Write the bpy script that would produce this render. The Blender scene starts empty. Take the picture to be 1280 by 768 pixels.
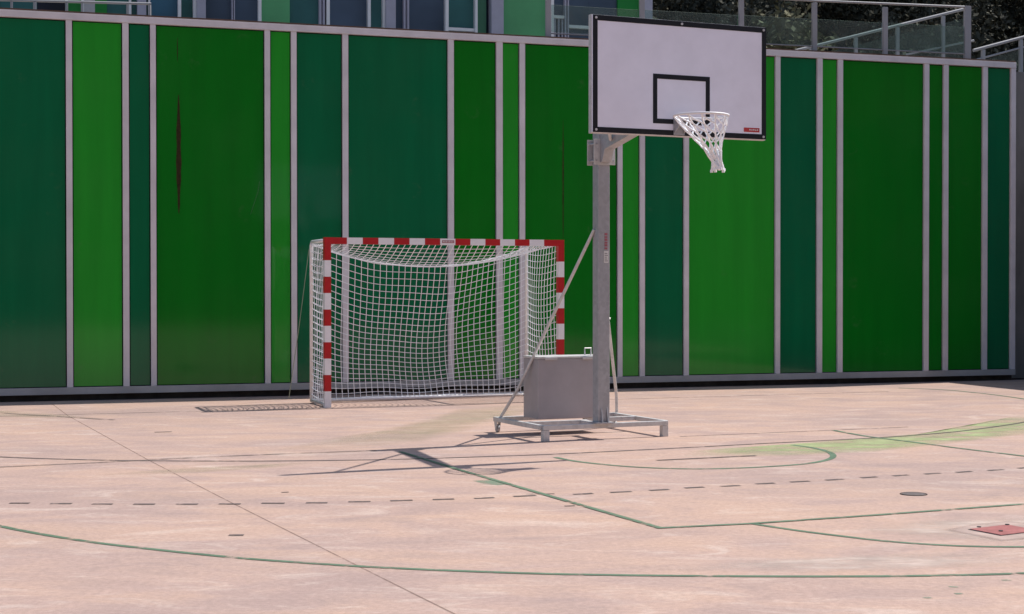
import bpy, math, random
import numpy as np
from mathutils import Vector, Matrix

random.seed(11)
S = bpy.context.scene
COL = S.collection

# ------------------------------------------------------------------ camera, sky, sun, exposure
cam_d = bpy.data.cameras.new("camera")
cam = bpy.data.objects.new("camera", cam_d); COL.objects.link(cam)
cam.location = (0, 0, 1.45)
cam.rotation_euler = (math.radians(90 - 0.653), math.radians(0.03), 0)
cam_d.sensor_width = 36.0
cam_d.lens = 36.0 * 1990.6 / 1280.0
cam_d.clip_end = 2000
S.camera = cam

SUN_EL, SUN_ROT = math.radians(53.5), math.radians(62.0)
w = bpy.data.worlds.new("World"); S.world = w; w.use_nodes = True
nt = w.node_tree
sky = nt.nodes.new("ShaderNodeTexSky"); sky.sky_type = 'NISHITA'; sky.sun_disc = False
sky.sun_elevation = SUN_EL; sky.sun_rotation = SUN_ROT
sky.air_density = 1.0; sky.dust_density = 1.2; sky.ozone_density = 1.0
bg = nt.nodes["Background"]; bg.inputs[1].default_value = 0.13
nt.links.new(sky.outputs[0], bg.inputs[0])
sun_d = bpy.data.lights.new("sun", 'SUN'); sun_d.energy = 4.7; sun_d.angle = math.radians(0.5)
sun_d.color = (1.0, 0.95, 0.89)
sun = bpy.data.objects.new("sun", sun_d); COL.objects.link(sun)
sd = Vector((math.sin(SUN_ROT) * math.cos(SUN_EL), math.cos(SUN_ROT) * math.cos(SUN_EL), math.sin(SUN_EL)))
sun.rotation_euler = sd.to_track_quat('Z', 'Y').to_euler(); sun.location = (20, 10, 30)
S.view_settings.view_transform = 'Standard'; S.view_settings.look = 'None'
S.view_settings.exposure = 0.25; S.view_settings.gamma = 1.0
S.cycles.max_bounces = 8; S.cycles.transparent_max_bounces = 16

# ------------------------------------------------------------------ materials
def nodes(name):
    m = bpy.data.materials.new(name); m.use_nodes = True
    n = m.node_tree
    return m, n, n.nodes["Principled BSDF"]

def noise(n, scale, detail=4, rough=0.55, vec=None, dist=0.0):
    t = n.nodes.new("ShaderNodeTexNoise"); t.inputs["Scale"].default_value = scale
    t.inputs["Detail"].default_value = detail; t.inputs["Roughness"].default_value = rough
    t.inputs["Distortion"].default_value = dist
    if vec is not None: n.links.new(vec, t.inputs["Vector"])
    return t.outputs["Fac"]

def coords(n, scale=(1, 1, 1), rot=0.0):
    c = n.nodes.new("ShaderNodeTexCoord"); mp = n.nodes.new("ShaderNodeMapping")
    mp.inputs["Scale"].default_value = scale; mp.inputs["Rotation"].default_value = (0, 0, rot)
    n.links.new(c.outputs["Object"], mp.inputs["Vector"])
    return mp.outputs["Vector"]

def ramp(n, fac, stops):
    r = n.nodes.new("ShaderNodeValToRGB"); e = r.color_ramp.elements
    while len(e) < len(stops): e.new(0.5)
    for k, (p, c) in enumerate(stops):
        e[k].position = p; e[k].color = (*c, 1) if len(c) == 3 else c
    n.links.new(fac, r.inputs[0])
    return r.outputs["Color"]

def mix(n, fac, a, b, mode='MIX'):
    m = n.nodes.new("ShaderNodeMix"); m.data_type = 'RGBA'; m.blend_type = mode
    for sock, v in ((m.inputs[0], fac), (m.inputs[6], a), (m.inputs[7], b)):
        if isinstance(v, (int, float)): sock.default_value = v
        elif isinstance(v, tuple): sock.default_value = (*v, 1)
        else: n.links.new(v, sock)
    return m.outputs[2]

def math_n(n, op, a, b=None):
    m = n.nodes.new("ShaderNodeMath"); m.operation = op; m.use_clamp = True
    for k, v in enumerate((a, b)):
        if v is None: continue
        if isinstance(v, (int, float)): m.inputs[k].default_value = v
        else: n.links.new(v, m.inputs[k])
    return m.outputs[0]

def bump(n, p, h, strength, dist=0.01):
    b = n.nodes.new("ShaderNodeBump"); b.inputs["Strength"].default_value = strength
    b.inputs["Distance"].default_value = dist
    n.links.new(h, b.inputs["Height"]); n.links.new(b.outputs[0], p.inputs["Normal"])

def paint(name, col, rough=0.45, spec=0.4, var=0.12, scale=6.0, metal=0.0, bmp=0.0):
    m, n, p = nodes(name)
    f = noise(n, scale, 5, 0.6, coords(n))
    lo = tuple(c * (1 - var) for c in col); hi = tuple(min(1, c * (1 + var)) for c in col)
    n.links.new(ramp(n, f, [(0.3, lo), (0.7, hi)]), p.inputs["Base Color"])
    p.inputs["Roughness"].default_value = rough; p.inputs["Metallic"].default_value = metal
    p.inputs["Specular IOR Level"].default_value = spec
    if bmp: bump(n, p, noise(n, scale * 8, 3, 0.6, coords(n)), bmp)
    return m

def panel_mat(name, col, var=0.10):
    # back-painted cladding sheet: faint vertical streaks of dust, gently wavy gloss
    m, n, p = nodes(name)
    f1 = noise(n, 1.0, 4, 0.6, coords(n, (5.0, 5.0, 0.35)))
    f2 = noise(n, 0.9, 3, 0.5, coords(n))
    base = ramp(n, f1, [(0.25, tuple(c * (1 - var) for c in col)), (0.75, tuple(c * (1 + var) for c in col))])
    dust = math_n(n, 'MULTIPLY', ramp(n, f2, [(0.45, (0, 0, 0)), (0.8, (1, 1, 1))]), 0.05)
    vo = n.nodes.new("ShaderNodeTexVoronoi"); vo.inputs["Scale"].default_value = 1.7
    n.links.new(coords(n), vo.inputs["Vector"])
    ring = ramp(n, vo.outputs["Distance"], [(0.10, (0, 0, 0)), (0.16, (1, 1, 1)), (0.17, (1, 1, 1)), (0.22, (0, 0, 0))])
    sm = math_n(n, 'MULTIPLY', math_n(n, 'MULTIPLY', ring, ramp(n, noise(n, 5, 4, 0.7, coords(n)), [(0.5, (0, 0, 0)), (0.65, (1, 1, 1))])), 0.16)
    low = n.nodes.new("ShaderNodeSeparateXYZ"); tc = n.nodes.new("ShaderNodeTexCoord"); n.links.new(tc.outputs["Object"], low.inputs[0])
    gr_ = math_n(n, 'MULTIPLY', ramp(n, low.outputs[2], [(0.2, (1, 1, 1)), (0.75, (0, 0, 0))]), math_n(n, 'MULTIPLY', f1, 0.12))
    d2 = math_n(n, 'ADD', math_n(n, 'ADD', dust, sm), gr_)
    n.links.new(mix(n, d2, base, (0.12, 0.17, 0.10)), p.inputs["Base Color"])
    p.inputs["Roughness"].default_value = 0.07; p.inputs["Specular IOR Level"].default_value = 0.33
    bump(n, p, noise(n, 0.7, 2, 0.5, coords(n)), 0.05, 0.02)
    return m

M = {}
M['green_mid'] = panel_mat("panel_mid_green", (0.002, 0.180, 0.010))
M['green_light'] = panel_mat("panel_light_green", (0.019, 0.325, 0.025))
M['teal'] = panel_mat("panel_dark_teal", (0.002, 0.140, 0.052))
M['rail'] = paint("pinkish_grey_aluminium", (0.70, 0.66, 0.67), 0.5, 0.35, 0.11, 2.2)
M['rail_shaded'] = paint('shade_tinted_aluminium', (0.42, 0.41, 0.40), 0.6, 0.3, 0.15, 2)  # darker copy of the rail: shade on the bottom rail put into its colour
M['rail_grey'] = paint('matt_grey_railing', (0.34, 0.34, 0.35), 0.6, 0.25, 0.08, 3)
M['gasket'] = paint("dark_gasket", (0.012, 0.012, 0.012), 0.8, 0.2)
M['plinth'] = paint("dark_plinth_concrete", (0.06, 0.055, 0.052), 0.9, 0.1, 0.3)
M['rust'] = paint("rusty_brown_cap", (0.10, 0.06, 0.045), 0.8, 0.2, 0.3)
M['streak'] = paint("rusty_streak", (0.040, 0.030, 0.012), 0.7, 0.1, 0.4, 20)
M['scratch'] = paint("pale_scratch", (0.06, 0.20, 0.07), 0.5, 0.2, 0.2)
M['white_metal'] = paint("white_powder_coat", (0.80, 0.79, 0.80), 0.4, 0.4, 0.04)
M['lavender'] = paint("pale_lavender_column", (0.40, 0.39, 0.47), 0.6, 0.3, 0.06)
M['pale_grey'] = paint("pale_grey_render", (0.48, 0.47, 0.47), 0.8, 0.2, 0.08)
M['fac_green'] = paint("facade_soft_green", (0.10, 0.36, 0.15), 0.4, 0.4, 0.12, 1.5)
M['fac_bright'] = paint("facade_bright_green", (0.01, 0.22, 0.03), 0.4, 0.4, 0.1, 1.5)
M['fac_grey_green'] = paint("facade_grey_green", (0.05, 0.16, 0.09), 0.4, 0.4, 0.1, 1.5)
def win(name, col):
    m, n, p = nodes(name)
    f = noise(n, 0.9, 3, 0.5, coords(n))
    n.links.new(ramp(n, f, [(0.3, tuple(c * 0.75 for c in col)), (0.7, tuple(c * 1.3 for c in col))]), p.inputs["Base Color"])
    p.inputs["Roughness"].default_value = 0.12; p.inputs["Specular IOR Level"].default_value = 0.5
    return m
M['w_teal'] = win("teal_window", (0.040, 0.140, 0.140))
M['w_slate'] = win("slate_window", (0.065, 0.096, 0.145))
M['w_navy'] = win("navy_window", (0.015, 0.022, 0.042))
M['w_blue'] = win("blue_window", (0.045, 0.130, 0.20))

def galv(name, col, metal=0.35, rough=0.48):
    m, n, p = nodes(name)
    v = n.nodes.new("ShaderNodeTexVoronoi"); v.inputs["Scale"].default_value = 30
    n.links.new(coords(n), v.inputs["Vector"])
    a = ramp(n, v.outputs["Color"], [(0.0, tuple(c * 0.88 for c in col)), (1.0, tuple(c * 1.1 for c in col))])
    st = noise(n, 3.0, 5, 0.6, coords(n, (3, 3, 0.8)))
    n.links.new(mix(n, ramp(n, st, [(0.4, (0, 0, 0)), (0.8, (0.35, 0.35, 0.35))]), a, tuple(c * 0.62 for c in col)), p.inputs["Base Color"])
    p.inputs["Metallic"].default_value = metal; p.inputs["Roughness"].default_value = rough
    return m
M['galv'] = galv("galvanised_steel", (0.42, 0.42, 0.44))
M['box_metal'] = paint("grey_box_steel", (0.42, 0.39, 0.41), 0.42, 0.4, 0.10, 2.6, 0.3)
M['galv_light'] = galv("bright_galvanised_tube", (0.62, 0.61, 0.60), 0.25, 0.45)
M['board_white'] = paint("backboard_white", (0.88, 0.86, 0.95), 0.4, 0.35, 0.05, 3.5)
M['black'] = paint("black_paint", (0.010, 0.010, 0.013), 0.5, 0.3, 0.2)
M['net_white'] = paint("white_net_cord", (0.88, 0.90, 0.93), 0.85, 0.1, 0.05)
M['goal_white'] = paint("goal_white", (0.90, 0.88, 0.88), 0.35, 0.4, 0.05, 9)
M['goal_red'] = paint("goal_red", (0.50, 0.012, 0.016), 0.35, 0.4, 0.12, 9)
M['logo_red'] = paint("logo_red", (0.50, 0.05, 0.05), 0.5, 0.3, 0.1)
M['logo_rose'] = paint("logo_rose", (0.42, 0.13, 0.16), 0.5, 0.3, 0.1)
M['label_white'] = paint("label_white", (0.72, 0.71, 0.68), 0.5, 0.3, 0.05)
M['label_ink'] = paint("label_ink", (0.18, 0.17, 0.18), 0.6, 0.2, 0.1)
M['rubber'] = paint("dark_rubber", (0.03, 0.03, 0.03), 0.8, 0.2, 0.2)
M['rope'] = paint("thin_grey_rope", (0.30, 0.36, 0.28), 0.8, 0.1, 0.1)
M['hatch_red'] = paint("faded_red_hatch", (0.32, 0.118, 0.11), 0.7, 0.2, 0.2, 14, 0, 0.2)
M['iron'] = paint("dark_iron", (0.05, 0.048, 0.05), 0.7, 0.3, 0.3, 25, 0, 0.3)
M['lid_grey'] = paint('grey_cast_iron', (0.115, 0.095, 0.09), 0.7, 0.3, 0.25, 25, 0, 0.3)
M['asphalt'] = paint("asphalt", (0.05, 0.048, 0.047), 0.9, 0.2, 0.3, 30, 0, 0.3)

def conc_wall():
    m, n, p = nodes("board_marked_concrete")
    f = noise(n, 1.2, 6, 0.65, coords(n, (2, 2, 0.6)))
    n.links.new(ramp(n, f, [(0.25, (0.15, 0.14, 0.13)), (0.75, (0.30, 0.275, 0.25))]), p.inputs["Base Color"])
    p.inputs["Roughness"].default_value = 0.9
    bump(n, p, noise(n, 40, 3, 0.6, coords(n)), 0.3)
    return m
M['concrete'] = conc_wall()

def court_mat():
    m, n, p = nodes("pink_sealed_concrete")
    R = -0.38
    big = noise(n, 0.22, 5, 0.6, coords(n, (1, 1.6, 1), R), 0.4)
    mid = noise(n, 0.9, 6, 0.64, coords(n, (0.8, 1.5, 1), R), 0.8)
    streak = noise(n, 1.9, 6, 0.66, coords(n, (0.8, 1.6, 1), R), 1.0)
    fine = noise(n, 28, 4, 0.7, coords(n))
    grit = noise(n, 160, 2, 0.6, coords(n))
    c = ramp(n, big, [(0.32, (0.349, 0.253, 0.221)), (0.5, (0.395, 0.280, 0.239)), (0.68, (0.432, 0.297, 0.237))])
    warm = ramp(n, mid, [(0.46, (0, 0, 0)), (0.62, (1, 1, 1))])
    c = mix(n, math_n(n, 'MULTIPLY', warm, 0.5), c, (0.465, 0.314, 0.234))
    cool = ramp(n, mid, [(0.36, (1, 1, 1)), (0.50, (0, 0, 0))])
    c = mix(n, math_n(n, 'MULTIPLY', cool, 0.5), c, (0.307, 0.224, 0.204))
    pale = ramp(n, streak, [(0.54, (0, 0, 0)), (0.68, (1, 1, 1))])
    c = mix(n, math_n(n, 'MULTIPLY', pale, 0.42), c, (0.558, 0.458, 0.399))
    dark = ramp(n, streak, [(0.33, (1, 1, 1)), (0.46, (0, 0, 0))])
    c = mix(n, math_n(n, 'MULTIPLY', dark, 0.32), c, (0.251, 0.193, 0.180))
    c = mix(n, 0.26, c, ramp(n, fine, [(0.3, (0.25, 0.25, 0.25)), (0.7, (0.8, 0.8, 0.8))]), 'OVERLAY')
    c = mix(n, 0.20, c, ramp(n, grit, [(0.3, (0.2, 0.2, 0.2)), (0.7, (0.8, 0.8, 0.8))]), 'OVERLAY')
    n.links.new(c, p.inputs["Base Color"])
    p.inputs["Roughness"].default_value = 0.82; p.inputs["Specular IOR Level"].default_value = 0.2
    bump(n, p, fine, 0.12, 0.004)
    return m
M['court'] = court_mat()

def worn(name, col, cover=0.9, scale=9.0, fade=False, lo=0.30, hi=0.48, stretch=(1, 1, 1)):
    # paint sheet worn through in patches: transparent where noise is low
    m, n, p = nodes(name)
    out = n.nodes["Material Output"]
    tr = n.nodes.new("ShaderNodeBsdfTransparent"); mx = n.nodes.new("ShaderNodeMixShader")
    f = noise(n, scale, 5, 0.7, coords(n, stretch, -0.38))
    a = math_n(n, 'MULTIPLY', ramp(n, f, [(lo, (0, 0, 0)), (hi, (1, 1, 1))]), cover)
    if fade:
        at = n.nodes.new("ShaderNodeAttribute"); at.attribute_name = "cover"
        a = math_n(n, 'MULTIPLY', a, at.outputs["Fac"])
    n.links.new(a, mx.inputs[0]); n.links.new(tr.outputs[0], mx.inputs[1]); n.links.new(p.outputs[0], mx.inputs[2])
    n.links.new(mx.outputs[0], out.inputs["Surface"])
    f2 = noise(n, 4, 4, 0.6, coords(n))
    n.links.new(ramp(n, f2, [(0.3, tuple(c * 0.8 for c in col)), (0.7, tuple(c * 1.25 for c in col))]), p.inputs["Base Color"])
    p.inputs["Roughness"].default_value = 0.75; p.inputs["Specular IOR Level"].default_value = 0.25
    return m
M['line_green'] = worn("worn_green_line", (0.10, 0.165, 0.105), 0.92, 7)
M['line_black'] = worn("worn_dark_line", (0.085, 0.072, 0.068), 0.85, 7)
M['line_thin'] = worn("faded_thin_line", (0.15, 0.125, 0.11), 0.75, 5, lo=0.34, hi=0.54)
M['joint'] = worn("slab_joint", (0.22, 0.145, 0.115), 0.5, 4)
M['wash_green'] = worn("washed_green_paint", (0.33, 0.39, 0.19), 0.78, 2.2, True, 0.30, 0.56, (0.7, 1.6, 1))
M['wash_olive'] = worn("washed_olive_paint", (0.36, 0.32, 0.21), 0.45, 1.6, True, 0.28, 0.6, (0.6, 1.8, 1))
M['wash_mint'] = worn("washed_mint_paint", (0.17, 0.25, 0.17), 0.7, 6, True, 0.3, 0.55)
M['mortar'] = worn("pale_mortar_apron", (0.40, 0.30, 0.26), 0.9, 5, True, 0.2, 0.4)
M['pale_wash'] = worn("pale_efflorescence", (0.56, 0.46, 0.40), 0.75, 2.2, True, 0.3, 0.6, (0.7, 1.6, 1))

def glass_mat():
    m, n, p = nodes("guard_glass")
    out = n.nodes["Material Output"]
    tr = n.nodes.new("ShaderNodeBsdfTransparent"); tr.inputs[0].default_value = (0.80, 0.90, 0.87, 1)
    gl = n.nodes.new("ShaderNodeBsdfGlossy"); gl.inputs["Roughness"].default_value = 0.03
    df = n.nodes.new("ShaderNodeBsdfDiffuse"); df.inputs[0].default_value = (0.42, 0.48, 0.46, 1)
    fr = n.nodes.new("ShaderNodeFresnel"); fr.inputs[0].default_value = 1.45
    m1 = n.nodes.new("ShaderNodeMixShader"); m2 = n.nodes.new("ShaderNodeMixShader")
    n.links.new(fr.outputs[0], m1.inputs[0]); n.links.new(tr.outputs[0], m1.inputs[1]); n.links.new(gl.outputs[0], m1.inputs[2])
    f = noise(n, 2.5, 4, 0.6, coords(n))
    n.links.new(math_n(n, 'MULTIPLY', f, 0.17), m2.inputs[0])
    n.links.new(m1.outputs[0], m2.inputs[1]); n.links.new(df.outputs[0], m2.inputs[2])
    n.links.new(m2.outputs[0], out.inputs["Surface"])
    return m
M['glass'] = glass_mat()

def leaf_mat():
    m, n, p = nodes("dark_foliage")
    g = n.nodes.new("ShaderNodeNewGeometry")
    r = ramp(n, g.outputs["Random Per Island"], [(0.0, (0.062, 0.060, 0.046)), (0.6, (0.080, 0.078, 0.056)), (1.0, (0.105, 0.10, 0.072))])
    n.links.new(r, p.inputs["Base Color"]); p.inputs["Roughness"].default_value = 0.8
    p.inputs["Specular IOR Level"].default_value = 0.15
    return m
M['leaf'] = leaf_mat()
M['sun_tint_leaf'] = paint('sun_tinted_olive_leaf', (0.13, 0.125, 0.075), 0.8, 0.1, 0.4, 2.0)  # paler leaf copy: sunlight on the bush put into its colour
M['soil'] = paint("dark_hillside_soil", (0.058, 0.054, 0.04), 0.95, 0.05, 0.4, 1.2)
M['bark'] = paint("dark_bark", (0.045, 0.038, 0.030), 0.9, 0.1, 0.3, 12)
M['terrace'] = paint("terrace_paving", (0.30, 0.28, 0.26), 0.85, 0.2, 0.1)

# ------------------------------------------------------------------ mesh helpers
class MB:
    def __init__(self): self.v = []; self.f = []; self.mi = []
    def add(self, vs, fs, mi=0):
        b = len(self.v); self.v += [tuple(x) for x in vs]
        self.f += [tuple(b + i for i in f) for f in fs]; self.mi += [mi] * len(fs)
        return self
    def box(self, x0, x1, y0, y1, z0, z1, mi=0):
        vs = [(x, y, z) for x in (x0, x1) for y in (y0, y1) for z in (z0, z1)]
        fs = [(0, 1, 3, 2), (4, 6, 7, 5), (0, 4, 5, 1), (2, 3, 7, 6), (0, 2, 6, 4), (1, 5, 7, 3)]
        return self.add(vs, fs, mi)
    def tube(self, pts, r, n=8, mi=0, caps=True, closed=False):
        P = [Vector(p) for p in pts]; N = len(P); vs = []; up = None
        for i, p in enumerate(P):
            if closed: t = (P[(i + 1) % N] - P[i - 1]).normalized()
            else: t = (P[min(i + 1, N - 1)] - P[max(i - 1, 0)]).normalized()
            if up is None:
                up = Vector((0, 0, 1)) if abs(t.z) < 0.9 else Vector((0, 1, 0))
            a = t.cross(up).normalized(); up = a.cross(t).normalized()
            rr = r[i] if isinstance(r, (list, tuple)) else r
            for k in range(n):
                th = 2 * math.pi * (k + 0.5) / n
                vs.append(p + (a * math.cos(th) + up * math.sin(th)) * rr)
        fs = []
        for i in range(N if closed else N - 1):
            j = (i + 1) % N
            for k in range(n):
                fs.append((i * n + k, i * n + (k + 1) % n, j * n + (k + 1) % n, j * n + k))
        if caps and not closed:
            fs.append(tuple(range(n))[::-1]); fs.append(tuple((N - 1) * n + k for k in range(n)))
        return self.add(vs, fs, mi)
    def prism(self, poly, x0, x1, mi=0):          # poly in (y,z), extruded along x
        n = len(poly)
        vs = [(x0, y, z) for y, z in poly] + [(x1, y, z) for y, z in poly]
        fs = [tuple(range(n)), tuple(range(2 * n - 1, n - 1, -1))] + [(i, i + n, (i + 1) % n + n, (i + 1) % n) for i in range(n)]
        return self.add(vs, fs, mi)
    def disc(self, c, r, h, n=32, mi=0):
        return self.tube([Vector(c), Vector(c) + Vector((0, 0, h))], r, n, mi)
    def build(self, name, mats, parent=None, bevel=0.0, smooth=False):
        me = bpy.data.meshes.new(name); me.from_pydata(self.v, [], self.f)
        if not isinstance(mats, (list, tuple)): mats = [mats]
        for m in mats: me.materials.append(m)
        me.polygons.foreach_set("material_index", self.mi)
        if smooth: me.polygons.foreach_set("use_smooth", [True] * len(self.f))
        me.update()
        import bmesh
        bm = bmesh.new(); bm.from_mesh(me); bmesh.ops.recalc_face_normals(bm, faces=bm.faces)
        if bevel:
            es = [e for e in bm.edges if len(e.link_faces) == 2 and e.calc_face_angle(0) > 0.6]
            bmesh.ops.bevel(bm, geom=es, offset=bevel, segments=2, affect='EDGES', profile=0.6)
        bm.to_mesh(me); bm.free()
        o = bpy.data.objects.new(name, me); COL.objects.link(o)
        if parent is not None: o.parent = parent
        return o

def thing(name, label, cat, loc=(0, 0, 0), rz=0.0, group=None):
    o = bpy.data.objects.new(name, None); COL.objects.link(o)
    o.location = loc; o.rotation_euler = (0, 0, rz); o.empty_display_size = 0.2
    o['label'] = label; o['category'] = cat; o['kind'] = 'thing'
    if group: o['group'] = group
    return o
def structure(o): o['kind'] = 'structure'; return o

def smooth_pts(pts, per=8):                       # Catmull-Rom through 2D points
    P = [Vector((*p, 0)) for p in pts]; out = []
    for i in range(len(P) - 1):
        a, b, c, d = P[max(i - 1, 0)], P[i], P[i + 1], P[min(i + 2, len(P) - 1)]
        for k in range(per):
            t = k / per
            out.append(0.5 * ((2 * b) + (c - a) * t + (2 * a - 5 * b + 4 * c - d) * t * t + (3 * b - a - 3 * c + d) * t ** 3))
    out.append(P[-1]); return out

def ribbon(mb, pts, wd, z, smooth=False):
    P = smooth_pts(pts) if smooth else [Vector((*p, 0)) for p in pts]
    vs = []
    for i, p in enumerate(P):
        d0 = (P[i] - P[i - 1]).normalized() if i > 0 else None
        d1 = (P[i + 1] - P[i]).normalized() if i < len(P) - 1 else None
        t = ((d0 or d1) + (d1 or d0)).normalized(); nn = Vector((-t.y, t.x, 0))
        k = 1.0
        if d0 and d1: k = 1.0 / max(0.5, nn.dot(Vector((-d0.y, d0.x, 0))))
        hw = (wd[i] if isinstance(wd, list) else wd) / 2 * k
        vs += [(p.x + nn.x * hw, p.y + nn.y * hw, z), (p.x - nn.x * hw, p.y - nn.y * hw, z)]
    mb.add(vs, [(2 * i, 2 * i + 1, 2 * i + 3, 2 * i + 2) for i in range(len(P) - 1)])
    return mb

def patch(name, poly, z, mat, inset=0.55):
    c = Vector((sum(p[0] for p in poly), sum(p[1] for p in poly), 0)) / len(poly)
    ring = [Vector((*p, 0)) for p in poly]; n = len(ring)
    inner = [c + (p - c) * inset for p in ring]
    vs = [(p.x, p.y, z) for p in ring] + [(p.x, p.y, z) for p in inner] + [(c.x, c.y, z)]
    fs = [(i, (i + 1) % n, n + (i + 1) % n, n + i) for i in range(n)] + [(n + i, n + (i + 1) % n, 2 * n) for i in range(n)]
    o = MB().add(vs, fs).build(name, mat)
    a = o.data.attributes.new("cover", 'FLOAT', 'POINT')
    a.data.foreach_set("value", [0.0] * n + [1.0] * (n + 1))
    return structure(o)

# ------------------------------------------------------------------ ground and court
structure(MB().add([(-300, -200, -0.010), (300, -200, -0.010), (300, 400, -0.010), (-300, 400, -0.010)], [(0, 1, 2, 3)]).build("ground", M['asphalt']))
WZ, WY = 22.562, 0.3221
cw, sw = math.cos(WY), math.sin(WY)
def W(s, d, h=0.0): return (s * cw + d * sw, WZ + s * sw - d * cw, h)   # d: metres in front of the wall face
court_poly = [W(-16, -0.05)[:2], W(8.6, -0.05)[:2], (16, 8), (20, -24), (-24, -24), (-24, 10)]
structure(MB().add([(x, y, 0.0) for x, y in court_poly], [tuple(range(len(court_poly)))]).build("court", M['court']))

Z1, Z2, Z3 = 0.0015, 0.003, 0.0045
ARC3 = [(-3.9, 10.6), (-3.132, 9.723), (-2.491, 9.164), (-1.955, 8.824), (-1.466, 8.56), (-1.011, 8.375), (-0.581, 8.238), (-0.001, 8.108), (0.485, 8.045), (1.048, 8.012), (1.61, 8.001), (2.099, 8.022), (2.605, 8.088), (3.4, 8.28)]
KEY = [(-0.998, 14.157), (-0.417, 12.716), (0.895, 9.626), (1.479, 9.804), (2.356, 10.182), (3.441, 10.689), (4.6, 11.2)]
CURVE2 = [(1.479, 9.804), (1.722, 9.511), (1.96, 9.28), (2.194, 9.088), (2.524, 8.95), (2.871, 8.916), (3.3, 8.95)]
SEMI = [(0.371, 13.679), (0.537, 13.36), (0.789, 13.086), (1.038, 12.908), (1.35, 12.80), (1.676, 12.81), (2.016, 12.92), (2.378, 13.12), (2.63, 13.40), (2.775, 13.74), (2.807, 14.135), (2.732, 14.492), (2.596, 14.753)]
ARC6 = [(-5.3, 14.2), (-4.421, 13.732), (-3.619, 13.50), (-3.031, 13.417), (-2.022, 13.393), (-0.994, 13.519), (-0.07, 13.79), (0.492, 13.991), (1.605, 14.513), (2.398, 14.907), (3.239, 15.30), (3.663, 15.52), (4.388, 16.015), (4.955, 16.565), (5.552, 17.257), (6.3, 18.4)]
LINEB = [(-4.9, 12.62), (-4.167, 12.942), (-3.458, 13.272), (-2.86, 13.60), (-2.103, 13.931), (-1.217, 14.26)]
GOALL = [(-7.6, 17.50), (-5.825, 18.13), (-2.238, 19.41), (-0.001, 20.32), (3.53, 21.72), (5.303, 22.42)]
LINED = [(1.646, 15.598), (2.578, 16.0), (3.277, 16.294), (4.147, 16.666)]
LINEE = [(3.277, 16.294), (3.487, 15.587), (3.756, 15.06), (4.058, 14.43), (4.426, 13.754), (5.0, 12.7)]
FARR = [(5.635, 23.2), (6.2, 22.75), (6.55, 21.8), (6.719, 20.884), (6.85, 19.6)]
JOINT = [(-5.816, 20.116), (-5.081, 18.207), (-3.076, 13.468), (-1.976, 10.949), (-0.836, 8.383), (-0.233, 7.03), (0.3, 5.8)]
def line(name, pts, wd, z, mat, sm=True): return structure(ribbon(MB(), pts, wd, z, sm).build(name, mat))
line("court_joint", JOINT, 0.012, Z1, M['joint'], False)
line("court_line", ARC3, 0.046, Z2, M['line_green'])
line("court_line", KEY, 0.046, Z3, M['line_green'], False)
line("court_line", CURVE2, 0.045, Z2, M['line_green'])
line("court_line", SEMI, 0.055, Z2, M['line_green'])
line("court_line", ARC6, 0.050, Z2, M['line_black'])
line("court_line", LINEB, 0.045, Z3, M['line_thin'], False)
line("court_line", GOALL, 0.05, Z1, M['line_thin'], False)
line("court_line", LINED, 0.045, Z1, M['line_thin'], False)
line("court_line", LINEE, 0.05, Z3, M['line_green'])
line("court_line", [(-7.3, 19.5), (-6.2, 18.75), (-5.35, 18.2), (-4.75, 17.82), (-4.4, 17.6)], 0.06, Z3, M["line_thin"])
line("court_line", FARR, 0.06, Z2, M['line_green'])
line("court_line", [(1.214, 13.419), (2.116, 13.8)], 0.05, Z3, M['line_black'], False)
DASH = [(-3.4, 10.759, -3.265, 10.759), (-3.118, 10.738, -2.972, 10.737), (-2.83, 10.713, -2.69, 10.712), (-2.549, 10.708, -2.403, 10.707), (-2.263, 10.706, -2.115, 10.706), (-1.976, 10.713, -1.828, 10.712), (-1.694, 10.752, -1.537, 10.751), (-1.396, 10.77, -1.25, 10.77), (-1.114, 10.822, -0.964, 10.831), (-0.832, 10.87, -0.682, 10.903), (-0.545, 10.93, -0.399, 10.964), (-0.261, 10.992, -0.123, 11.036), (0.01, 11.096, 0.168, 11.151), (0.433, 11.202, 0.571, 11.259), (0.699, 11.311, 0.857, 11.369), (0.988, 11.422, 1.131, 11.481), (1.255, 11.559, 1.402, 11.619), (1.529, 11.651, 1.678, 11.712), (1.809, 11.793, 1.955, 11.855), (2.085, 11.914, 2.24, 11.977), (2.374, 12.032, 2.52, 12.097), (2.672, 12.179, 2.81, 12.245), (2.948, 12.301, 3.083, 12.369), (3.223, 12.423, 3.361, 12.492), (3.503, 12.54, 3.643, 12.61), (3.794, 12.668, 3.931, 12.74), (-3.70, 10.80, -3.56, 10.79), (-4.0, 10.84, -3.86, 10.82), (4.08, 12.82, 4.22, 12.90)]
dm = MB()
for a, b, c, d in DASH: ribbon(dm, [(a, b), (c, d)], 0.05, Z2)
structure(dm.build("dashed_line", M['line_black']))
dm = MB()
for a, b, wd in (((-3.618, 16.1), (-3.456, 16.15), 0.06), ((-1.667, 9.354), (-1.579, 9.357), 0.055), ((-1.641, 11.322), (-1.592, 11.34), 0.03), ((0.10, 11.22), (0.30, 11.24), 0.03), ((0.35, 10.60), (0.42, 10.62), 0.03)):
    ribbon(dm, [a, b], wd, Z2)
structure(dm.build("court_mark", M['line_black']))
patch("green_wash", [(-2.15, 14.2), (-1.5, 14.35), (-0.9, 14.9), (-0.45, 16.2), (-0.05, 18.0), (0.7, 19.6), (0.2, 20.3), (-0.6, 19.4), (-0.95, 17.8), (-1.4, 16.2), (-1.9, 15.2)], Z1, M['wash_olive'], 0.5)
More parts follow.
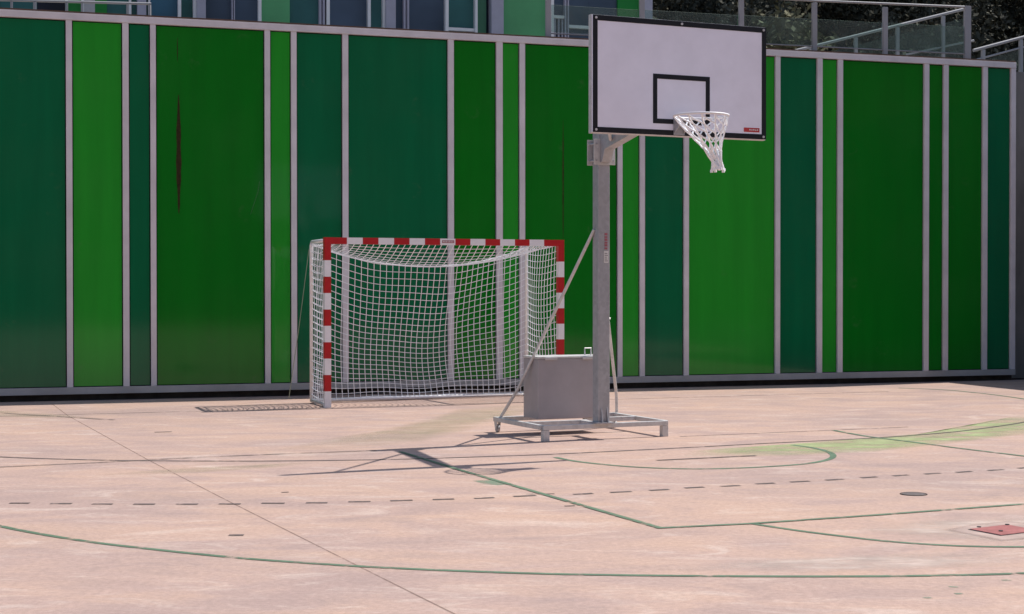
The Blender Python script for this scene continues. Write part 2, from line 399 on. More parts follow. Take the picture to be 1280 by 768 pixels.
patch("green_wash", [(1.45, 13.70), (1.55, 14.20), (2.4, 14.75), (3.3, 15.35), (4.2, 16.0), (5.0, 17.0), (5.9, 18.3), (6.1, 17.2), (5.2, 15.9), (4.2, 14.95), (3.2, 14.1), (2.3, 13.72)], Z1, M['wash_green'], 0.62)
patch("green_wash", [(-7.2, 19.2), (-6.173, 19.1), (-5.413, 18.561), (-4.6, 17.9), (-5.261, 17.9), (-5.9, 18.1), (-7.2, 18.0)], Z2, M['wash_olive'], 0.6)
patch("green_wash", [(-3.3, 12.35), (-2.9, 12.75), (-2.2, 13.1), (-1.6, 13.35), (-1.9, 12.9), (-2.5, 12.5)], Z1, M['wash_olive'], 0.5)
patch("paint_spill", [(-0.31, 12.02), (-0.22, 11.80), (-0.10, 11.72), (0.02, 11.80), (-0.06, 12.0), (-0.17, 12.10)], Z1, M['wash_mint'], 0.75)
for cx, cy in ((2.12, 7.55), (2.15, 7.72), (1.95, 7.45), (2.45, 7.9)):
    patch("paint_spill", [(cx + random.uniform(.02, .045) * math.cos(t), cy + random.uniform(.015, .035) * math.sin(t)) for t in (0, 1.1, 2.2, 3.2, 4.2, 5.3)], Z1, M['wash_mint'], 0.6)
patch("pale_stain", [(2.0, 9.6), (2.3, 9.25), (2.9, 9.02), (3.6, 9.3), (3.9, 9.9), (3.3, 10.1), (2.6, 10.0)], Z1, M['pale_wash'], 0.55)
patch("pale_stain", [(0.7, 8.2), (1.5, 8.08), (2.6, 8.3), (2.9, 8.7), (2.2, 8.75), (1.2, 8.5)], Z1, M['pale_wash'], 0.5)

# hatch and lid set in the court
t = thing("access_hatch", "faded red square metal hatch set in a pale mortar apron", "hatch", (2.945, 9.515, 0), 0.0)
ax = Vector((0.281, 0.176, 0)); bx_ = Vector((0.116, -0.236, 0))
def quad_slab(a, b, c0, z0, z1, sc=1.0):
    cs = [c0 + (a * i + b * j) * 0.5 * sc for i, j in ((-1, -1), (1, -1), (1, 1), (-1, 1))]
    m = MB(); m.add([(c.x, c.y, z0) for c in cs] + [(c.x, c.y, z1) for c in cs],
        [(0, 1, 2, 3), (4, 5, 6, 7), (0, 1, 5, 4), (1, 2, 6, 5), (2, 3, 7, 6), (3, 0, 4, 7)]); return m
O = Vector((0, 0, 0))
quad_slab(ax, bx_, O, 0.0, 0.009).build("cover_plate", M['hatch_red'], t, 0.003)
quad_slab(ax, bx_, O, 0.0, 0.005, 1.05).build("frame", M['iron'], t)
for q in ((-0.125, 0.088), (0.075, 0.182), (-0.042, -0.072)):
    MB().disc((q[0], q[1], 0.0092), 0.013, 0.005, 12).build("bolt", M['iron'], t)
ap = patch("mortar_apron", [(2.58, 9.54), (2.70, 9.30), (2.80, 9.10), (3.05, 9.22), (3.38, 9.45), (3.28, 9.75), (3.09, 9.93), (2.80, 9.76)], Z2, M['mortar'], 0.8)
t = thing("manhole_lid", "small round dark iron lid set flush in the pink court", "lid", (2.831, 11.213, 0))
MB().disc((0, 0, 0), 0.082, 0.004, 32).build("cover_plate", M['lid_grey'], t)
rg = [(0.092 * math.cos(k * math.pi / 20), 0.092 * math.sin(k * math.pi / 20), 0.001) for k in range(40)]
MB().tube(rg, 0.004, 6, 0, False, True).build("rim", M['plinth'], t)

# ------------------------------------------------------------------ green cladding wall
wall = thing("clad_wall", "long wall of vertical light, mid and dark green panels between grey mullions", "wall", (0, WZ, 0), WY)
MULL = [(-6.084, -6.007), (-5.372, -5.292), (-5.016, -4.943), (-3.51, -3.435), (-3.152, -3.076), (-2.446, -2.364), (-0.947, -0.862), (-0.238, -0.144), (0.108, 0.189), (1.607, 1.68), (1.954, 2.031), (2.655, 2.733), (4.151, 4.23), (4.854, 4.942), (5.206, 5.292), (6.718, 6.804), (7.066, 7.152), (7.78, 7.865), (8.297, 8.384)]
KIND = ['teal', 'green_light', 'teal', 'green_mid', 'green_light', 'teal', 'teal', 'green_mid', 'green_light', 'green_mid', 'green_light', 'teal', 'green_light', 'teal', 'green_light', 'green_mid', 'green_mid', 'green_mid', 'teal']
LEFT = [(-13.2, -13.12), (-11.9, -11.82), (-11.4, -11.32), (-9.9, -9.82), (-9.2, -9.12), (-7.62, -7.54)]
LKIND = ['green_mid', 'green_light', 'teal', 'green_mid', 'green_light']
allm = LEFT + MULL; allk = LKIND + ['green_mid'] + KIND   # kind i fills between mullion i-? and i
allk = LKIND + KIND
H0, H1 = 0.175, 4.93
for i, (a, b) in enumerate(allm):
    MB().box(a, b, -0.03, 0.02, H0 + 0.001, H1 - 0.001).build("mullion", M['rail'], wall, 0.004)
    if i < len(allm) - 1:
        c = allm[i + 1][0]
        MB().box(b + 0.014, c - 0.014, 0.004, 0.018, H0 + 0.012, H1 - 0.016).build("panel", M[allk[i]], wall)["label"] = {'teal': "dark teal green panel", 'green_light': "light green panel", 'green_mid': "mid green panel"}[allk[i]]
S0, S1 = LEFT[0][0], MULL[-1][1]
MB().box(S0, S1, -0.038, 0.05, H1, 5.02).build("top_rail", M['rail'], wall, 0.004)
MB().box(S0, S1, -0.038, 0.05, 0.085, H0).build("bottom_rail", M['rail_shaded'], wall, 0.004)
MB().box(S0, S1, 0.022, 0.06, H0 + 0.002, H1 - 0.002).build("backing_sheet", M['gasket'], wall)
MB().box(S0, S1, 0.062, 0.42, 0.0, 5.0).build("core", M['plinth'], wall)
MB().box(S0, S1, -0.015, 0.35, 5.022, 5.045).build("cap_strip", M['rust'], wall)
# scars on the panels
def blade(x, z0, z1, wd, y=0.0032):
    n = 14; vs = []
    for k in range(n + 1):
        tt = k / n; hw = wd * (math.sin(math.pi * tt) ** 0.7 * 0.9 + 0.1) * random.uniform(0.7, 1.1) / 2
        z = z0 + (z1 - z0) * tt; vs += [(x - hw, y, z), (x + hw, y, z)]
    return MB().add(vs, [(2 * k, 2 * k + 1, 2 * k + 3, 2 * k + 2) for k in range(n)])
blade(-4.647, 2.45, 4.02, 0.07).build("rust_streak", M['streak'], wall)
blade(-4.66, 4.45, 4.78, 0.012).build("rust_streak", M['streak'], wall)
blade(0.773, 2.1, 3.88, 0.020).build("rust_streak", M['streak'], wall)
m = MB().tube([(-3.575, 0.003, 2.90), (-3.60, 0.003, 2.75), (-3.70, 0.003, 2.45)], 0.004, 4); m.build("scratch", M['scratch'], wall)

# ------------------------------------------------------------------ terrace, concrete wall
structure(MB().add([W(-14, -0.43, 4.9), W(8.3, -0.43, 4.9), W(14, -4, 4.9), W(14, -14, 4.9), W(-14, -14, 4.9)], [(0, 1, 2, 3, 4)]).build("terrace", M['terrace']))
rw = thing("retaining_wall", "stained grey concrete wall beyond the right end of the green wall", "wall", (0, WZ, 0), WY)
RH = 4.95
MB().box(8.40, 10.60, 0.45, 0.75, 0, RH).build("wall_face", M['concrete'], rw)
# return leg towards the camera (outside the frame on the right); its shadow crosses the court corner
a0 = Vector((10.62, 0.75, 0))
d0 = Vector((math.sin(-0.04), -math.cos(-0.04), 0))
b0 = a0 + d0 * 12.0; nx = Vector((-d0.y, d0.x, 0)) * 0.3
m = MB(); vs = [a0 , b0, b0 + nx, a0 + nx]
m.add([(v.x, v.y, 0) for v in vs] + [(v.x, v.y, RH) for v in vs], [(0, 1, 2, 3), (4, 5, 6, 7), (0, 1, 5, 4), (1, 2, 6, 5), (2, 3, 7, 6), (3, 0, 4, 7)])
m.build("return_leg", M['concrete'], rw)

# ------------------------------------------------------------------ upper building
OFF = 4.0
bd = thing("glazed_building", "upper building with green panels, slate windows and white mullions above the wall", "building", (*W(OFF * math.tan(WY), -OFF)[:2], 4.9), WY)
BX = [-8.197, -7.638, -7.225, -7.189, -6.987, -6.951, -6.783, -6.603, -6.276, -6.24, -6.154, -6.02, -5.983, -5.953, -5.527, -5.478, -5.291, -5.241, -5.104, -4.689, -4.638, -4.269, -4.218, -3.754, -3.285, -3.193, -3.167, -3.114, -2.485, -2.438, -2.237, -2.196, -2.035, -1.886, -1.791, -1.175, -1.12, -0.661, -0.619, -0.451, -0.395, -0.184, 0.672, 0.73, 0.932, 1.005, 1.398, 1.914, 2.362, 2.512]
BK = ['w_teal', 'w_navy', 'M', 'P fac_bright', 'M', 'P pale_grey', 'P fac_bright', 'w_teal', 'M', 'w_teal', 'C', 'w_teal', 'M', 'w_blue', 'M', 'w_teal', 'M', 'C', 'w_slate', 'C2', 'w_slate', 'M', 'P fac_green', 'w_teal', 'C2', '-', 'M', 'w_slate', 'M', 'w_teal', 'M', 'C', 'w_slate', 'C2', 'w_slate', 'M', 'w_teal', 'M', 'P fac_grey_green', '-', 'C', 'P fac_green', 'M', 'w_slate', 'C2', 'w_slate', 'w_slate', 'P fac_bright', 'C']
FH = 3.9
for i, k in enumerate(BK):
    a, b = BX[i], BX[i + 1]
    if k.startswith('w_'):
        MB().box(a + 0.001, b - 0.001, 0.04, 0.07, 0.02, FH - 0.02).build("window", M[k], bd)
    elif k.startswith('P '):
        MB().box(a + 0.001, b - 0.001, 0.0, 0.07, 0.02, FH - 0.02).build("facade_panel", M[k[2:]], bd)
    elif k == 'M':
        MB().box(a, b, -0.06, 0.06, 0.0, FH).build("mullion", M['white_metal'], bd)
    elif k == 'C':
        MB().box(a, b, -0.12, 0.075, 0.0, FH).build("column", M['lavender'], bd)
    elif k == 'C2':
        MB().box(a, (a * 2 + b) / 3, -0.05, 0.07, 0.0, FH).box((a + b * 2) / 3, b, -0.05, 0.07, 0.0, FH).box((a * 2 + b) / 3, (a + b * 2) / 3, 0.0, 0.07, 0.0, FH).build("double_mullion", M['lavender'], bd)
def brail(a, b, h, th=0.05):
    MB().box(a, b, -0.03, 0.038, h - 4.9, h - 4.9 + th).build("transom", M['white_metal'], bd)
brail(-1.12, -0.661, 5.73); brail(0.73, 0.932, 6.03); brail(1.005, 1.398, 5.88); brail(1.40, 1.91, 5.90)
m = MB()
for x in (0.75, 0.82, 0.885): m.box(x, x + 0.025, -0.02, 0.036, 0.1, 1.12)
m.build("grille", M['lavender'], bd)
MB().box(-8.9, -8.2, 0.0, 0.07, 0, FH).build("facade_panel", M['fac_green'], bd)
MB().box(-13.5, -8.9, 0.0, 0.07, 0, FH).build("facade_panel", M['w_slate'], bd)
MB().box(-13.5, 2.45, 0.08, 6.0, 0, FH).build("wall", M['w_navy'], bd)
MB().box(-13.8, 2.75, -0.5, 6.3, FH + 0.002, FH + 0.3).build("roof", M['pale_grey'], bd)

# ------------------------------------------------------------------ railings over the wall
gr = thing("glass_guard", "glass guard rail with grey posts along the wall top at right", "railing", (0, WZ, 4.9), WY)
def post(par, s, y, z0, z1, wd=0.06, mat='rail_grey', name="post"):
    MB().box(s - wd / 2, s + wd / 2, y, y + 0.05, z0 - 4.9, z1 - 4.9).build(name, M[mat], par, 0.004)
GP = [0.605, 2.063, 3.673, 4.906, 6.135, 7.617]
for i, s in enumerate(GP): post(gr, s, 0.14, 5.05, 5.80 if i < 5 else 5.90, 0.11 if i == 5 else 0.075)
MB().tube([(0.4, 0.165, 0.905), (4.9, 0.165, 0.93), (7.67, 0.165, 0.985)], 0.018, 8).build("top_rail", M['rail_grey'], gr)
MB().tube([(0.6, 0.165, 0.22), (7.6, 0.165, 0.245)], 0.011, 6).build("bottom_rail", M['rail_grey'], gr)
for i in range(5):
    MB().box(GP[i] + 0.05, GP[i + 1] - 0.06, 0.160, 0.170, 0.24, 0.63 + 0.008 * i).build("glass_pane", M['glass'], gr)

rp = thing("ramp_railing", "sloping grey handrail with glass panes rising behind the wall at right", "railing", (*W(3 * math.tan(WY), -3)[:2], 4.9), WY)
def sl(s): return 5.555 + (s - 5.22) * (6.453 - 5.555) / (8.586 - 5.22) - 4.9
MB().tube([(4.4, 0, sl(4.4)), (8.62, 0, sl(8.62))], 0.028, 8).build("handrail", M['rail_grey'], rp)
for s in (4.6, 5.42, 6.297, 7.128, 8.056): 
    MB().box(s - 0.03, s + 0.03, -0.025, 0.025, 0.0, sl(s) - 0.03).build("post", M['rail_grey'], rp, 0.003)
for a, b in ((5.45, 6.26), (6.33, 7.09), (7.16, 8.02), (8.09, 8.6)):
    vs = [(a, y, z) for y in (-0.005, 0.005) for z in (0.02,)] 
    m = MB(); q = [(a, 0.02), (b, 0.02), (b, sl(b) - 0.16), (a, sl(a) - 0.16)]
    m.add([(x, -0.005, z) for x, z in q] + [(x, 0.005, z) for x, z in q], [(0, 1, 2, 3), (7, 6, 5, 4), (0, 4, 5, 1), (1, 5, 6, 2), (2, 6, 7, 3), (3, 7, 4, 0)])
    m.build("glass_pane", M['glass'], rp)
MB().tube([(7.3, 0.01, 0.66), (8.7, 0.01, 0.98)], 0.02, 6).build("mid_rail", M['rail_grey'], rp)

r2 = thing("stair_railing", "grey handrail with glass panel climbing above the concrete wall at right", "railing", (*W(1.5 * math.tan(WY), -1.5)[:2], 4.2), WY)
def s2(s): return 5.458 + (s - 8.215) * 0.274 - 4.2
MB().tube([(8.15, 0, s2(8.15)), (11.0, 0, s2(11.0))], 0.028, 8).build("handrail", M['rail_grey'], r2)
MB().tube([(8.2, 0, s2(8.2) - 0.17), (11.0, 0, s2(11.0) - 0.17)], 0.018, 8).build("mid_rail", M['rail_grey'], r2)
for s in (8.34, 9.087, 10.0, 10.9):
    MB().box(s - 0.03, s + 0.03, -0.025, 0.025, -0.2, s2(s) - 0.03).build("post", M['rail_grey'], r2, 0.003)
MB().tube([(8.9, 0.0, 0.78), (11.0, 0.0, 0.92)], 0.015, 6).tube([(8.9, 0.0, 0.63), (11.0, 0.0, 0.77)], 0.015, 6).build("lower_rail", M['rail_grey'], r2)
for a, b in ((8.38, 9.04), (9.13, 9.96)):
    m = MB(); q = [(a, 0.9), (b, 0.95), (b, s2(b) - 0.2), (a, s2(a) - 0.2)]
    m.add([(x, -0.005, z) for x, z in q] + [(x, 0.005, z) for x, z in q], [(0, 1, 2, 3), (7, 6, 5, 4), (0, 4, 5, 1), (1, 5, 6, 2), (2, 6, 7, 3), (3, 7, 4, 0)])
    m.build("glass_pane", M['glass'], r2)

r3 = thing("tube_railing", "thin grey tube railing in front of the upper building at far left", "railing", (*W(1 * math.tan(WY), -1)[:2], 4.9), WY)
MB().tube([(-9.5, 0, 0.33), (-7.229, 0, 0.415), (-5.233, 0, 0.475)], 0.018, 8).build("top_rail", M['rail_grey'], r3)
MB().tube([(-9.5, 0, 0.08), (-5.233, 0, 0.20)], 0.014, 8).build("bottom_rail", M['rail_grey'], r3)
for s in (-8.4, -7.065, -6.767, -6.351, -6.151, -5.55, -5.25):
    MB().tube([(s, 0, 0), (s, 0, 0.40 + (s + 7.2) * 0.03)], 0.018 if s != -6.767 else 0.024, 8).build("post", M['rail_grey'], r3)

# ------------------------------------------------------------------ hillside and foliage
nx_, ny_ = 40, 24
vs = []; 
for j in range(ny_ + 1):
    for i in range(nx_ + 1):
        x = -45 + 110 * i / nx_; y = 33 + 50 * j / ny_
        dy = max(0, y - (35 + 0.25 * max(0, x)))
        z = 4.6 + 0.62 * dy + 0.5 * math.sin(x * 0.4 + y * 0.3) * min(1, dy / 6)
        vs.append((x, y + 0.12 * x, z))
fs = [(j * (nx_ + 1) + i, j * (nx_ + 1) + i + 1, (j + 1) * (nx_ + 1) + i + 1, (j + 1) * (nx_ + 1) + i) for j in range(ny_) for i in range(nx_)]
structure(MB().add(vs, fs).build("hillside", M['soil'], None, 0, True))

vs = []
for j in range(17):
    for i in range(41):
        x = -80 + 220 * i / 40; t_ = j / 16; y = -17.5 - 45 * t_ + 0.004 * x * max(0, x)
        vs.append((x, y, -0.3 + 30 * t_ ** 0.7 + (1.3 * math.sin(x * 0.31 + j) + 0.8 * math.sin(x * 0.83 + 2 * j)) * min(1, 4 * t_)))
structure(MB().add(vs, [(j * 41 + i, j * 41 + i + 1, (j + 1) * 41 + i + 1, (j + 1) * 41 + i) for j in range(16) for i in range(40)]).build("hillside", M['soil'], None, 0, True))

def foliage(name, clumps, leaf, per, mat='leaf'):
    rng = np.random.default_rng(5); allv = []
    for (cx, cy, cz, rx, rz, dens) in clumps:
        n = int(per * dens)
        u = rng.normal(size=(n, 3)); u /= np.linalg.norm(u, axis=1)[:, None]
        rad = rng.uniform(0.25, 1.0, n) ** 0.5
        # break the ball up into sprays
        f = 0.75 + 0.35 * np.sin(u[:, 0] * 5 + cx) * np.sin(u[:, 2] * 6 + cy) 
        c = np.array([cx, cy, cz]) + u * (rad * f)[:, None] * np.array([rx, rx, rz])
        a = rng.normal(size=(n, 3)); a /= np.linalg.norm(a, axis=1)[:, None]
        b = np.cross(a, rng.normal(size=(n, 3))); b /= np.linalg.norm(b, axis=1)[:, None]
        s = leaf * rng.uniform(0.5, 1.3, n)[:, None]
        allv.append(np.stack([c - a * s, c + b * s * 0.5, c + a * s, c - b * s * 0.5], 1))
    V = np.concatenate(allv).reshape(-1, 3); nq = len(V) // 4
    me = bpy.data.meshes.new(name); me.vertices.add(len(V)); me.vertices.foreach_set("co", V.astype(np.float32).ravel())
    me.loops.add(nq * 4); me.loops.foreach_set("vertex_index", np.arange(nq * 4, dtype=np.int32))
    me.polygons.add(nq); me.polygons.foreach_set("loop_start", np.arange(0, nq * 4, 4, dtype=np.int32))
    me.update(calc_edges=True); me.materials.append(M[mat])
    o = bpy.data.objects.new(name, me); COL.objects.link(o); return o
rng = random.Random(3); cl = []
for k in range(150):
    x = rng.uniform(0, 24); y = rng.uniform(37, 58)
    dy = max(0, y - 0.12 * x - (35 + 0.25 * x)); g = 4.6 + 0.62 * dy
    r = rng.uniform(1.0, 2.2); cl.append((x, y, g + rng.uniform(0.3, 2.0), r, r * rng.uniform(0.8, 1.3), 1.0))
for k in range(70):  # tall crowns mostly above view, added to shade the bushes below
    x = rng.uniform(0, 30); y = rng.uniform(40, 60)
    dy = max(0, y - 0.12 * x - (35 + 0.25 * x)); g = 4.6 + 0.62 * dy
    cl.append((x, y, g + rng.uniform(4, 9), rng.uniform(1.8, 3), rng.uniform(1.8, 3.2), 1.4))
fo = foliage("bushes_and_shade_crowns", cl, 0.085, 1500)
fo['kind'] = 'stuff'
pb = foliage("sun_tinted_bush", [(6.2, 35.6, 6.9, 1.0, 1.2, 1.2), (5.2, 35.4, 6.3, 0.9, 0.9, 1.0), (7.0, 35.9, 6.2, 0.8, 0.9, 1.0)], 0.10, 700, 'sun_tint_leaf')
pb['label'] = "olive bush, leaves coloured paler as if sunlit, behind the glass guard rail, against the dark hillside"; pb['category'] = "bush"; pb['kind'] = 'thing'


# ------------------------------------------------------------------ handball goal
goal = thing("handball_goal", "red and white striped goal with a sagging white net", "goal", (-0.8043, 19.964, 0), 0.3612)
GW = 1.58
RWm = [M['goal_red'], M['goal_white']]
def striped_post(x0, x1):
    m = MB(); z = 0.0; c = 1
    while z < 1.8 - 1e-6:
        m.box(x0, x1, 0, 0.08, z + 0.0, z + 0.2, c); z += 0.2; c = 1 - c
    m.box(x0, x1, 0, 0.08, 1.8, 2.08, 0); return m
def clean(m):                                     # drop the hidden faces between stripes
    keep = {}
    for f, mi in zip(m.f, m.mi):
        key = tuple(sorted(tuple(round(c, 4) for c in m.v[i]) for i in f))
        keep.setdefault(key, []).append((f, mi))
    m.f = [v[0][0] for v in keep.values() if len(v) == 1]; m.mi = [v[0][1] for v in keep.values() if len(v) == 1]
    return m
clean(striped_post(-GW, -GW + 0.08)).build("goal_post", RWm, goal)
clean(striped_post(GW - 0.08, GW)).build("goal_post", RWm, goal)
m = MB(); m.box(-GW + 0.08, -1.3, 0, 0.08, 2.0, 2.08, 0); x = -1.3; c = 1
while x < 1.3 - 1e-6: m.box(x, x + 0.2, 0, 0.08, 2.0, 2.08, c); x += 0.2; c = 1 - c
m.box(1.3, GW - 0.08, 0, 0.08, 2.0, 2.08, 0)
cb = clean(m).build("crossbar", RWm, goal)
m = MB(); m.box(-0.075, 0.085, -0.0025, -0.0005, 2.025, 2.058, 0)
rr = random.Random(2)
for k in range(7):
    xx = -0.066 + k * 0.021; m.box(xx, xx + 0.012, -0.0045, -0.003, 2.033, 2.050 - rr.choice((0, 0.004)), 1)
m.build("sticker", [M['logo_rose'], M['label_white']], cb)
BL_, BR_ = Vector((-1.535, 0.88, 0)), Vector((1.49, 1.12, 0))
tr_ = 0.022
for sgn, B in ((-1, BL_), (1, BR_)):
    fx = sgn * (GW - 0.04)
    MB().tube([(B.x, B.y, 0.02), (B.x, B.y, 2.0), (B.x + sgn * -0.0, B.y - 0.05, 2.045)], tr_, 10).build("back_upright", M['goal_white'], goal, 0, True)
    MB().tube([(fx, 0.081, 2.045), (B.x, B.y - 0.05, 2.046)], tr_, 10).build("top_arm", M['goal_white'], goal, 0, True)
    MB().tube([(fx, 0.081, 0.03), (B.x, B.y, 0.03)], tr_, 10).build("ground_bar", M['galv_light'], goal, 0, True)
MB().tube([BL_ + Vector((0, 0, 0.031)), BR_ + Vector((0, 0, 0.031))], 0.025, 10).build("back_bar", M['goal_white'], goal, 0, True)
# net
NR = 0.0049
net = MB()
def top_curve(a):                                 # sagging rope between the back uprights
    p = BL_.lerp(BR_, a); s = 4 * a * (1 - a)
    return Vector((p.x, p.y - 0.04 - 0.05 * s, 2.02 - 0.28 * s ** 0.9))
def back(a, b):
    tp = top_curve(a); bt = BL_.lerp(BR_, a); bt = Vector((bt.x, bt.y + 0.01, 0.05))
    p = tp.lerp(bt, b); s = 4 * a * (1 - a)
    p.y += 0.10 * math.sin(math.pi * b) * s ** 0.5 + 0.03 * math.sin(9 * a + 4 * b)
    p.z += -0.15 * math.sin(math.pi * b) * s + 0.012 * math.sin(17 * a + 3 * b)
    p.x += 0.02 * math.sin(6 * b + 3 * a) * math.sin(math.pi * a)
    return p
def roof(a, b):
    f = Vector((-GW + 0.06 + (2 * GW - 0.12) * a, 0.085, 2.005)); p = f.lerp(top_curve(a), b)
    p.z -= 0.10 * math.sin(math.pi * b) * (4 * a * (1 - a)) ** 0.5; p.x += 0.012 * math.sin(8 * a + 5 * b); return p
def side(sgn):
    B = BL_ if sgn < 0 else BR_
    def fn(a, b):
        f = Vector((sgn * (GW - 0.05), 0.085, 0)); q = f.lerp(Vector((B.x, B.y, 0)), a)
        q.x -= sgn * 0.05 * math.sin(math.pi * a) * math.sin(math.pi * b) + 0.012 * math.sin(5 * b + 2 * a)
        q.z = 2.02 - 1.98 * b - 0.05 * math.sin(math.pi * a) + 0.006 * math.sin(7 * b + 4 * a); return q
    return fn
def grid(fn, na, nb, sa=1, sb=1, r=NR):
    for i in range(na + 1):
        a = i / na; n = nb * sb
        net.tube([fn(a, k / n) for k in range(n + 1)], r, 4, 0, False)
    for j in range(nb + 1):
        b = j / nb; n = na * sa
        net.tube([fn(k / n, b) for k in range(n + 1)], r, 4, 0, False)
grid(back, 37, 24); grid(roof, 37, 11); grid(side(-1), 10, 24); grid(side(1), 12, 24)
net.tube([top_curve(k / 30) + Vector((0, 0, 0.004)) for k in range(31)], 0.006, 6, 0, False)
net.tube([Vector((-GW + 0.07, 0.086, 2.0 )).lerp(top_curve(0.02), k / 4) for k in range(5)], 0.009, 6, 0, False)
net.build("net", M['net_white'], goal)
# thin line from the back upright down to the foot of the wall
MB().tube([(-1.56, 0.90, 1.95), (-1.62, 1.15, 1.05), (-1.66, 1.62, 0.02)], 0.0045, 6).build("guy_line", M['rope'], goal)

# ------------------------------------------------------------------ portable basketball hoop
hp = thing("basketball_hoop", "portable grey steel basketball hoop with white black-edged backboard", "basketball hoop", (0.86, 15.36, 0), 0.42)
# local: -y is forward (towards the court), x along the board
L_, R_, BK_ = -0.63, 0.72, 1.10
RT = 0.155
m = MB()
def rail(m, a, b, hw=0.022, z0=RT - 0.045, z1=RT):
    a = Vector(a); b = Vector(b); d = (b - a).normalized(); nn = Vector((-d.y, d.x)) * hw
    q = [a + nn, b + nn, b - nn, a - nn]
    m.add([(v.x, v.y, z0) for v in q] + [(v.x, v.y, z1) for v in q], [(0, 1, 2, 3), (7, 6, 5, 4), (0, 4, 5, 1), (1, 5, 6, 2), (2, 6, 7, 3), (3, 7, 4, 0)])
rail(m, (L_, -0.02), (R_, -0.02)); rail(m, (L_ + 0.0221, BK_), (R_ - 0.0221, BK_)); rail(m, (L_, 0.003), (L_, BK_ + 0.022)); rail(m, (R_, 0.003), (R_, BK_ + 0.022))
rail(m, (L_ + 0.023, 0.42), (0.06, 0.42)); rail(m, (0.12, 0.62), (R_ - 0.023, 0.62)); rail(m, (0.0, 0.003), (0.0, 0.398), 0.03)
base = m.build("base_frame", M['galv_light'], hp, 0.004)
for x in (L_ + 0.03, R_ - 0.03):
    MB().box(x - 0.032, x + 0.032, -0.038, 0.026, 0.0, RT - 0.047).build("leg", M['galv_light'], base, 0.004)
for x in (L_ + 0.01, R_ - 0.01):
    c = MB()
    c.tube([(x - 0.012, BK_ - 0.02, 0.042), (x + 0.012, BK_ - 0.02, 0.042)], 0.041, 18).build("caster_wheel", M['galv'], base)
    MB().prism([(BK_ - 0.055, RT - 0.047), (BK_ + 0.02, RT - 0.047), (BK_ - 0.005, 0.035), (BK_ - 0.035, 0.035)], x - 0.022, x - 0.016).prism([(BK_ - 0.055, RT - 0.047), (BK_ + 0.02, RT - 0.047), (BK_ - 0.005, 0.035), (BK_ - 0.035, 0.035)], x + 0.016, x + 0.022).build("caster_fork", M['galv_light'], base)
# counterweight box
bx0, bx1, by0, by1 = -0.40, 0.37, 0.58, 0.93
cbx = MB().box(bx0, bx1, by0, by1, RT + 0.002, 0.755).build("counterweight_box", M['box_metal'], hp, 0.006)
lid = MB().box(bx0 - 0.006, bx1 + 0.006, by0 - 0.006, by1 + 0.006, 0.757, 0.778).box(-0.33, -0.20, by0 - 0.02, by0 - 0.008, 0.745, 0.772).box(0.08, 0.20, by0 - 0.02, by0 - 0.008, 0.745, 0.772).build("lid", M['galv_light'], cbx, 0.003)
MB().tube([(0.20, 0.75, 0.78), (0.20, 0.75, 0.85), (0.27, 0.75, 0.85), (0.27, 0.75, 0.78)], 0.008, 6).build("handle", M['galv_light'], cbx)
# pole
PW = 0.062
pole = MB().box(-PW, PW, -PW, PW, RT + 0.002, 3.18).build("pole", M['galv'], hp, 0.008)
MB().box(-0.10, 0.10, -0.10, 0.10, RT + 0.001, RT + 0.012).build("foot_plate", M['galv'], pole)
for sx in (-1, 1):
    MB().prism([(-PW - 0.001, RT + 0.013), (-PW - 0.001, RT + 0.16), (-0.095, RT + 0.013)], sx * 0.03 - 0.004, sx * 0.03 + 0.004).build("gusset", M['galv'], pole)
MB().box(-0.115, 0.115, -PW - 0.012, -PW - 0.002, 2.64, 2.885).build("clamp_plate", M['galv_light'], pole, 0.002)
MB().box(-0.115, 0.115, PW + 0.002, PW + 0.012, 2.64, 2.885).build("clamp_plate", M['galv_light'], pole, 0.002)
for sx in (-0.09, 0.09):
    for z in (2.68, 2.84):
        MB().tube([(sx, -PW - 0.022, z), (sx, PW + 0.022, z)], 0.009, 8).build("bolt", M['galv'], pole)
m = MB(); z = 1.83; rr = random.Random(9)
for k in range(6): m.box(0.004, 0.034, -PW - 0.003, -PW - 0.001, z, z + 0.017 + 0.004 * (k % 2)); z += 0.027
m.build("red_lettering", M['logo_rose'], pole)
m = MB().box(-0.004, 0.046, -PW - 0.003, -PW - 0.001, 1.70, 1.815, 0)
for k in range(5): m.box(0.004, 0.038 - 0.006 * (k % 3), -PW - 0.0045, -PW - 0.0035, 1.715 + k * 0.018, 1.721 + k * 0.018, 1)
m.build("label_plate", [M['label_white'], M['label_ink']], pole)
# arm (side profile, tapering towards the board)
D = 1.47
BZ, BH, BW = 2.794, 1.005, 1.75
arm = MB().prism([(-PW - 0.013, 2.66), (-0.115, 2.665), (-0.17, 2.78), (-D + 0.062, 3.01), (-D + 0.062, 3.12), (-PW - 0.013, 2.93)], -0.05, 0.05).build("arm", M['galv'], hp, 0.006)
for sx in (-1,):
    MB().tube([(sx * 0.055, -0.30, 2.86), (sx * 0.74, -D + 0.06, 3.30 if sx < 0 else 3.30)], 0.017, 8).build("brace", M['galv_light'], hp)
# rear stays from the pole to the back corners
MB().tube([(-PW - 0.004, 0.02, 2.02), (-0.50, 0.88, 0.42), (L_ + 0.06, BK_, RT + 0.003)], 0.016, 8).build("stay", M['galv_light'], hp)
MB().tube([(0.0, PW + 0.005, 2.02), (R_ + 0.005, 1.06, 0.34), (R_ + 0.02, 1.08, RT + 0.003)], 0.016, 8).build("stay", M['galv_light'], hp)
MB().tube([(PW + 0.002, 0.0, 1.16), (PW + 0.035, 0.0, 1.16)], 0.012, 8).build("bolt", M['galv_light'], hp)
